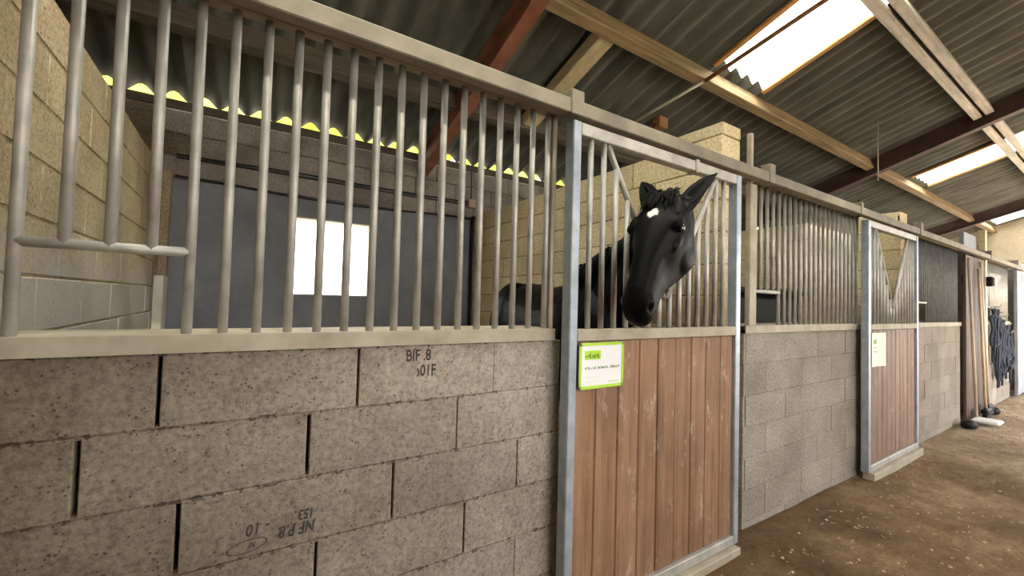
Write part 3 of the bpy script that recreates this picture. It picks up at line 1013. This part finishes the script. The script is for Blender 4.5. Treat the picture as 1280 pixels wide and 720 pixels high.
    # hooves
    for s in (-1, 1):
        for (x, y) in ((1.81 + s * .135, .445), (2.07 + s * .15, 1.56)):
            rgs = [ellipse_ring(Vector((x, y - .012 + dz * .3, z)), Vector((r, 0, 0)), Vector((0, r * 1.08, 0)), 16) for z, r, dz in ((0.0, .066, 0), (.03, .060, .02), (.075, .050, .05))]
            MB().rings(rgs).build('hoof', M['hoof'], horse, True)
    # hair: forelock, mane, tail
    rnd = random.Random(3)
    def locks(name, roots):
        h = MB()
        for (p, path, r) in roots:
            pts = [p + q for q in path]
            n = len(pts)
            h.tube(pts, [r * (1 - .85 * (i / (n - 1)) ** 1.5) for i in range(n)], 5)
        h.build(name, M['hair'], horse, True)
    rts = []
    for i in range(240):
        s = rnd.uniform(-.058, .058)
        p = hp(rnd.uniform(-.045, .02), .012 + rnd.uniform(-.02, .012), s)
        L = rnd.uniform(.06, .13)
        sw = rnd.uniform(-.015, .015) + s * .25
        path = [U * (L * t) + N * (.030 * math.sin(t * 2.6) + .012 * t) + S * (sw * t) for t in (0, .25, .5, .75, 1)]
        path = [U * -.004] + path[1:]
        rts.append((p, path, rnd.uniform(.0025, .0048)))
    locks('forelock', rts)
    rts = []
    crest = []
    for i, (c, hh, hw) in enumerate(NB):
        a = Vector(NB[max(i - 1, 0)][0])
        b = Vector(NB[min(i + 1, len(NB) - 1)][0])
        d = (b - a).normalized()
        sd = d.cross(Vector((0, 0, 1))).normalized()
        crest.append((Vector(c) + sd.cross(d) * hh * .96, sd, hw))
    for i in range(170):
        t = rnd.uniform(0.6, len(crest) - 1.5)
        k = int(t)
        q = t - k
        p = crest[k][0].lerp(crest[k + 1][0], q)
        sd = crest[k][1]
        hw = crest[k][2]
        L = rnd.uniform(.10, .2)
        path = [Vector((0, 0, -.005)), sd * hw * .55 + Vector((0, 0, .012)), sd * hw * .95 + Vector((0, 0, -L * .35)), sd * hw * 1.02 + Vector((0, rnd.uniform(-.02, .02), -L))]
        rts.append((p, path, rnd.uniform(.005, .009)))
    locks('mane', rts)
    rts = []
    for i in range(60):
        a = rnd.uniform(0, 6.28)
        r = rnd.uniform(0, .05)
        o = Vector((math.cos(a) * r, math.sin(a) * r * .6, 0))
        L = rnd.uniform(.6, .85)
        path = [Vector((0, 0, 0)), Vector((0, .07, -.05)) + o * .4, Vector((0, .10, -.2)) + o, Vector((0, .10, -.5 * L)) + o * 1.3, Vector((0, .09, -L)) + o]
        rts.append((Vector((1.99, 1.78, 1.42)), path, rnd.uniform(.008, .014)))
    locks('tail', rts)
    return horse
HEAD_TURN = 22.0
build_horse()

# ------------------------------------------------------------------ signs and stamps
def stamp(parent, name, txt, size, x, z, flip=False, label=None, y=-0.0035, shear=0.0, xs=0.6):
    cu = bpy.data.curves.new('txt', 'FONT')
    cu.body = txt
    cu.size = size
    cu.resolution_u = 2
    cu.offset = size * 0.022
    to = bpy.data.objects.new('txt', cu)
    COL.objects.link(to)
    dg = bpy.context.evaluated_depsgraph_get()
    me = bpy.data.meshes.new_from_object(to.evaluated_get(dg))
    bpy.data.objects.remove(to)
    k = -1.0 if flip else 1.0
    for v in me.vertices:
        a, b = v.co.x * xs + shear * v.co.y, v.co.y
        v.co = Vector((k * a, 0, k * b))
    me.materials.clear()
    me.materials.append(M['ink'])
    return link_mesh(name, me, parent, (x, y, z))
b = blk1[(6, 3)]
stamp(b, 'stamp', 'BIF .8', 0.056, 0.488, 1.182, xs=0.72)
stamp(b, 'stamp', '›01F', 0.056, 0.528, 1.128, xs=0.72)
b = blk1[(4, 2)]
stamp(b, 'stamp', 'NF P.8', 0.050, 0.222, 0.716, True, shear=0.12, xs=0.70)
stamp(b, 'stamp', '153', 0.042, 0.218, 0.752, True, shear=0.1, xs=0.70)
stamp(b, 'stamp', '- 10', 0.046, 0.100, 0.742, True, shear=0.1, xs=0.80)
ov = MB()
for r in (1.0,):
    n = 40
    vs = []
    for k in range(n):
        t = 2 * math.pi * k / n
        for rr_ in (1.0, 0.93):
            vs.append((0.045 + 0.050 * rr_ * math.cos(t), -0.0035, 0.683 + (0.0185 * (rr_ if rr_ == 1 else 0.86)) * math.sin(t) + 0.10 * 0.05 * math.cos(t)))
    ov.add(vs, [(2 * k, 2 * ((k + 1) % n), 2 * ((k + 1) % n) + 1, 2 * k + 1) for k in range(n)])
ov.build('stamp', M['ink'], b)
stamp(b, 'stamp', 'NF', 0.024, 0.066, 0.692, True, shear=0.2)

def wiggle(mb, x0, x1, y, z, h, n, seed):
    """a line of small unreadable letter-like strokes"""
    rn = random.Random(seed)
    w = (x1 - x0) / n
    for i in range(n):
        a = x0 + i * w
        hh = h * rn.uniform(.6, 1.0)
        mb.box(a, a + w * .28, y - .0006, y, z, z + hh)
        if rn.random() < .75:
            q = rn.choice((0, .5, .82))
            mb.box(a + w * .28, a + w * .78, y - .0006, y, z + hh * q, z + hh * q + h * .2)
        if rn.random() < .4:
            mb.box(a + w * .55, a + w * .78, y - .0006, y, z, z + hh)

def stall_sign():
    x0, x1, z0, z1 = 1.193, 1.456, 1.037, 1.232
    y = -0.101
    t = thing('stall_sign', 'white card with lime green border hanging on the horse\'s plank door', 'sign', (x0, y, z0))
    MB().box(x0, x1, y - .004, y, z0, z1).build('card', M['white'], t)
    bd = .013
    b_ = MB()
    ya = y - .0052
    b_.box(x0, x1, ya, y - .0041, z0, z0 + bd).box(x0, x1, ya, y - .0041, z1 - bd, z1).box(x0, x0 + bd, ya, y - .0041, z0, z1).box(x1 - bd, x1, ya, y - .0041, z0, z1)
    b_.build('border', M['green'], t)
    lg = MB().box(x0 + .030, x0 + .122, ya, y - .0041, z0 + .124, z0 + .162, .0004).build('logo_panel', M['green'], t)
    w = MB()
    wiggle(w, x0 + .034, x0 + .118, ya - .0001, z0 + .130, .018, 9, 4)
    w.tube([(x0 + .058, ya - .001, z0 + .135), (x0 + .062, ya - .001, z0 + .158)], .0012, 4)
    w.build('logo_lettering', M['green_dark'], lg)['kind'] = 'stuff'
    w = MB()
    for k in range(3):
        wiggle(w, x0 + .032 + k * .074, x0 + .096 + k * .074, y - .0042, z0 + .083, .011, 7, k + 11)
    w.build('text_line', M['green_dark'], t)['kind'] = 'stuff'
    w = MB()
    wiggle(w, x0 + .17, x0 + .235, y - .0042, z0 + .022, .007, 9, 31)
    w.box(x0 + .03, x0 + .12, y - .0048, y - .0042, z0 + .03, z0 + .031).box(x0 + .03, x0 + .12, y - .0048, y - .0042, z0 + .05, z0 + .051)
    w.build('small_print', M['green'], t)['kind'] = 'stuff'
    for (sx, sz) in ((x0 + .006, z0 + .006), (x1 - .006, z0 + .006), (x0 + .006, z1 - .006), (x1 - .006, z1 - .006)):
        MB().tube([(sx, y - .0075, sz), (sx, y - .004, sz)], .003, 8).build('screw', M['steel'], t)
stall_sign()
def card_two():
    x0, x1, z0, z1 = 4.45, 4.70, 0.93, 1.215
    y = -0.101
    t = thing('stall_sign', 'cream card with curled edge hanging on the second plank door', 'sign', (x0, y, z0))
    vs, fs = [], []
    n = 10
    for i in range(n + 1):
        q = i / n
        yy = y - .003 - .05 * max(0, q - .35) ** 2
        for z in (z0, z1):
            vs += [(x0 + (x1 - x0) * q, yy, z), (x0 + (x1 - x0) * q, yy + .0025, z)]
    for i in range(n):
        a = 4 * i
        fs += [(a, a + 4, a + 6, a + 2), (a + 1, a + 3, a + 7, a + 5), (a, a + 1, a + 5, a + 4), (a + 2, a + 6, a + 7, a + 3)]
    fs += [(0, 2, 3, 1), (4 * n, 4 * n + 1, 4 * n + 3, 4 * n + 2)]
    MB().add(vs, fs).build('card', M['cream'], t)
    w = MB().box(x0 + .04, x0 + .10, y - .0045, y - .0031, z0 + .19, z0 + .23)
    wiggle(w, x0 + .03, x0 + .11, y - .0033, z0 + .155, .012, 6, 5)
    wiggle(w, x0 + .03, x0 + .11, y - .0033, z0 + .12, .014, 6, 6)
    w.build('printed_text', M['green_dark'], t)['kind'] = 'stuff'
card_two()

# ------------------------------------------------------------------ cables and small things on the back wall
def cable(name, pts, r, mat, label, cat='cable', group=None):
    o = MB().tube(pts, r, 8).build(name, mat, None, True)
    return tag(o, label, cat, group)
def wavy(x0, x1, y, zf, n=40):
    return [(x0 + (x1 - x0) * i / n, y, zf(x0 + (x1 - x0) * i / n)) for i in range(n + 1)]
cable('cable', wavy(-0.52, 2.33, 3.285, lambda x: 2.62 + .006 * math.sin(x * 3)), .008, M['cable'], 'upper of two thin black cables along the block part of the back wall', group='cables on the back wall')
cable('cable', wavy(-0.52, 2.33, 3.285, lambda x: 2.588 + .005 * math.sin(x * 2.4 + 1)), .008, M['cable'], 'lower of two thin black cables along the block part of the back wall', group='cables on the back wall')
cable('cable', wavy(-0.52, 2.40, 3.282, lambda x: 2.40 + .022 * math.sin(x * 2.1 + 2.9)), .011, M['cable'], 'thick black cable sagging over the window wall just above the window', group='cables on the back wall')
t = thing('junction_box', 'small beige junction box on the back wall cables', 'box', (2.39, 3.3, 2.60))
MB().box(2.335, 2.44, 3.235, 3.298, 2.55, 2.655, .006).build('box_body', M['box'], t)
MB().box(2.342, 2.433, 3.230, 3.2345, 2.557, 2.648, .004).build('box_lid', M['box'], t)
cable('cable', [(2.39, 3.285, 2.656), (2.39, 3.285, 2.8), (2.385, 3.285, 3.018)], .006, M['cable'], 'thin black cable rising from the beige junction box to the eave')
cable('water_pipe', [(2.42, 3.26, 2.44), (2.40, 3.26, 2.36), (2.40, 3.26, 2.2), (2.40, 3.26, 1.2), (2.40, 3.26, 0.02)], .022, M['black'], 'black pipe running down the back right corner of the stall', 'pipe')

# ------------------------------------------------------------------ under the roof
cable('conduit', [(3.80, 1.02, rz(1.02, .225)), (3.95, .07, rz(.07, .225)), (4.07, -.7, rz(-.7, .225))], .021, M['rosette'], 'brown pipe crossing in front of the near skylight', 'conduit')
cable('conduit', [(3.59, 1.71, rz(1.71, .225)), (3.79, 1.04, rz(1.04, .225))], .016, M['wire_pale'], 'thin pale pipe ending at the purlin below the near skylight', 'conduit')
cable('wire', [(7.1, 0.62, rz(.62, .03)), (7.1, 0.62, rz(.62, .5)), (7.11, .62, rz(.62, .85))], .006, M['wire_pale'], 'pale wire dangling from the roof in front of the second rafter', 'wire')
o = MB().box(3.98, 4.14, 1.70, 1.83, rz(1.76, .165), rz(1.76, .036), .006).build('wood_block', M['rosette'])
tag(o, 'small reddish wooden block fixed under the roof above the rail', 'block')
cable('wire', [(3.97, 1.76, rz(1.76, .05)), (3.92, 1.77, rz(1.77, .11)), (3.95, 1.76, rz(1.76, .16)), (3.975, 1.76, rz(1.76, .12))], .008, M['cable'], 'loop of black wire beside the reddish wooden block', 'wire')

# ------------------------------------------------------------------ second stall: feeder
def feeder():
    t = thing('feed_bin', 'tall black feed bin showing through the gap of the middle grille', 'bin', (3.55, .53, -.04))
    MB().box(2.98, 4.10, .26, .80, -.05, 1.51, .04).build('bin_body', M['black'], t)
    MB().box(2.95, 4.13, .235, .825, 1.511, 1.55, .015).build('lid', M['black'], t)
feeder()

# ------------------------------------------------------------------ far end: poles, tools, ropes
def long_tool(label, foot, top, head):
    t = thing('stable_tool', label, 'tool', foot, 'tools leaning on the dark boarded door')
    MB().tube([foot, top], .016, 8).build('handle', M['pole'], t, True)
    fx, fy, fz = foot
    if head == 'broom':
        MB().box(fx - .13, fx + .13, fy - .04, fy + .03, fz - .01, fz + .07, .02).build('broom_head', M['black'], t)
        MB().box(fx - .12, fx + .12, fy - .03, fy + .02, fz - .06, fz - .011).build('bristles', M['black'], t)
    elif head == 'shovel':
        vs, fs = [], []
        MB().box(fx - .16, fx + .12, fy - .22, fy + .03, fz - .02, fz + .02, .018).build('blade', M['white'], t)
long_tool('pale pole with a white blade leaning left on the dark boarded door', (7.99, -.12, .05), (7.90, -.072, 2.12), 'shovel')
long_tool('pale broom leaning right on the dark boarded door', (8.62, -.13, .10), (8.55, -.072, 2.12), 'broom')
long_tool('thin pole with black head leaning across between the two pale poles', (8.26, -.16, .10), (8.43, -.074, 2.02), 'broom')
o = MB().tube([(7.50, -.10, .04), (7.62, -.14, .035), (7.74, -.13, .035)], [.045, .055, .03], 10).build('rubber_lump', M['black'], None, True)
tag(o, 'black rubber lump lying at the foot of the far block wall', 'rubber')
o = MB().tube([(8.86, -.10, .03), (8.96, -.14, .045), (9.08, -.14, .03)], [.04, .055, .03], 10).build('rubber_lump', M['black'], None, True)
tag(o, 'black rubber lump on the floor beyond the broom', 'rubber')

rn = random.Random(5)
hooks = [(9.62, 1.50), (9.86, 1.42), (10.10, 1.36), (10.34, 1.22), (10.52, 1.10)]
for i in range(15):
    hx, hz = hooks[i % 5]
    hx += rn.uniform(-.10, .10)
    hz += rn.uniform(-.10, .02)
    L = rn.uniform(.45, .95) if i % 5 < 3 else rn.uniform(.35, .7)
    w = rn.uniform(.06, .15)
    pts = []
    for k in range(13):
        q = k / 12
        a = q * 2 * math.pi
        pts.append((hx + w * math.sin(a) + rn.uniform(-.012, .012), -.03 - .05 * rn.random() - .006 * (i % 5), hz - L * (1 - math.cos(a)) / 2 + rn.uniform(-.02, .02)))
    tail = (pts[0][0] + rn.uniform(-.1, .1), -.06, pts[0][2] - L - rn.uniform(.05, .25))
    mb_ = MB().tube(pts, .014 + .008 * rn.random(), 6)
    mb_.tube([pts[0], ((pts[0][0] + tail[0]) / 2 + rn.uniform(-.05, .05), -.075, (pts[0][2] + tail[2]) / 2), tail], .012, 6)
    o = mb_.build('halter_rope', M['rope'], None, True)
    tag(o, 'dark blue rope in the tangle hanging on the far block wall', 'rope', 'ropes and halters hanging on the far wall')
rk = thing('rope_rack', 'steel rack rail holding the dark tangle of ropes', 'rack', (10.1, -.02, 1.4))
MB().tube([(9.5, -.02, 1.52), (9.9, -.022, 1.42), (10.6, -.022, 1.14)], .010, 8).build('rail', M['steel'], rk, True)
for hx, hz in hooks:
    MB().tube([(hx, -.003, hz + .01), (hx, -.10, hz + .01), (hx, -.12, hz + .05)], .007, 6).build('hook', M['steel'], rk, True)

# ------------------------------------------------------------------ trees beyond the back wall
def tree(x, y, h, r, label):
    t = thing('tree', label, 'tree', (x, y, -0.06), 'trees beyond the back wall')
    MB().tube([(x, y, -.1), (x + .1, y, h * .35), (x, y, h * .75)], [.22, .17, .10], 9).build('trunk', M['bark'], t, True)
    rgs = []
    n, k = 22, 30
    for i in range(1, n):
        th = math.pi * i / n
        ring = []
        for q in range(k):
            a = 2 * math.pi * q / k
            d = Vector((math.sin(th) * math.cos(a), math.sin(th) * math.sin(a), -math.cos(th)))
            s = 1 + .2 * mnoise.noise(d * 2.2 + Vector((x, y, 0))) + .16 * mnoise.noise(d * 6 + Vector((x, 0, 3)))
            ring.append(Vector((x, y, h * .70)) + Vector((d.x * r, d.y * r * .8, d.z * h * .31)) * s)
        rgs.append(ring)
    MB().rings(rgs).build('crown', M['leaf'], t, True)
for i, (x, y, h, r) in enumerate(((-0.9, 12.2, 12, 1.85), (3.7, 12.4, 12.1, 1.85), (8.0, 12.1, 12, 1.85), (12.3, 12.3, 12.1, 1.85), (-3.4, 16.3, 13.4, 2.0), (1.0, 16.6, 13.2, 2.0), (5.9, 16.3, 13.4, 2.0), (10.4, 16.5, 13.3, 2.0))):
    tree(x, y, h, r, 'sunlit yellow-green tree glimpsed through the eave gaps behind the stalls')
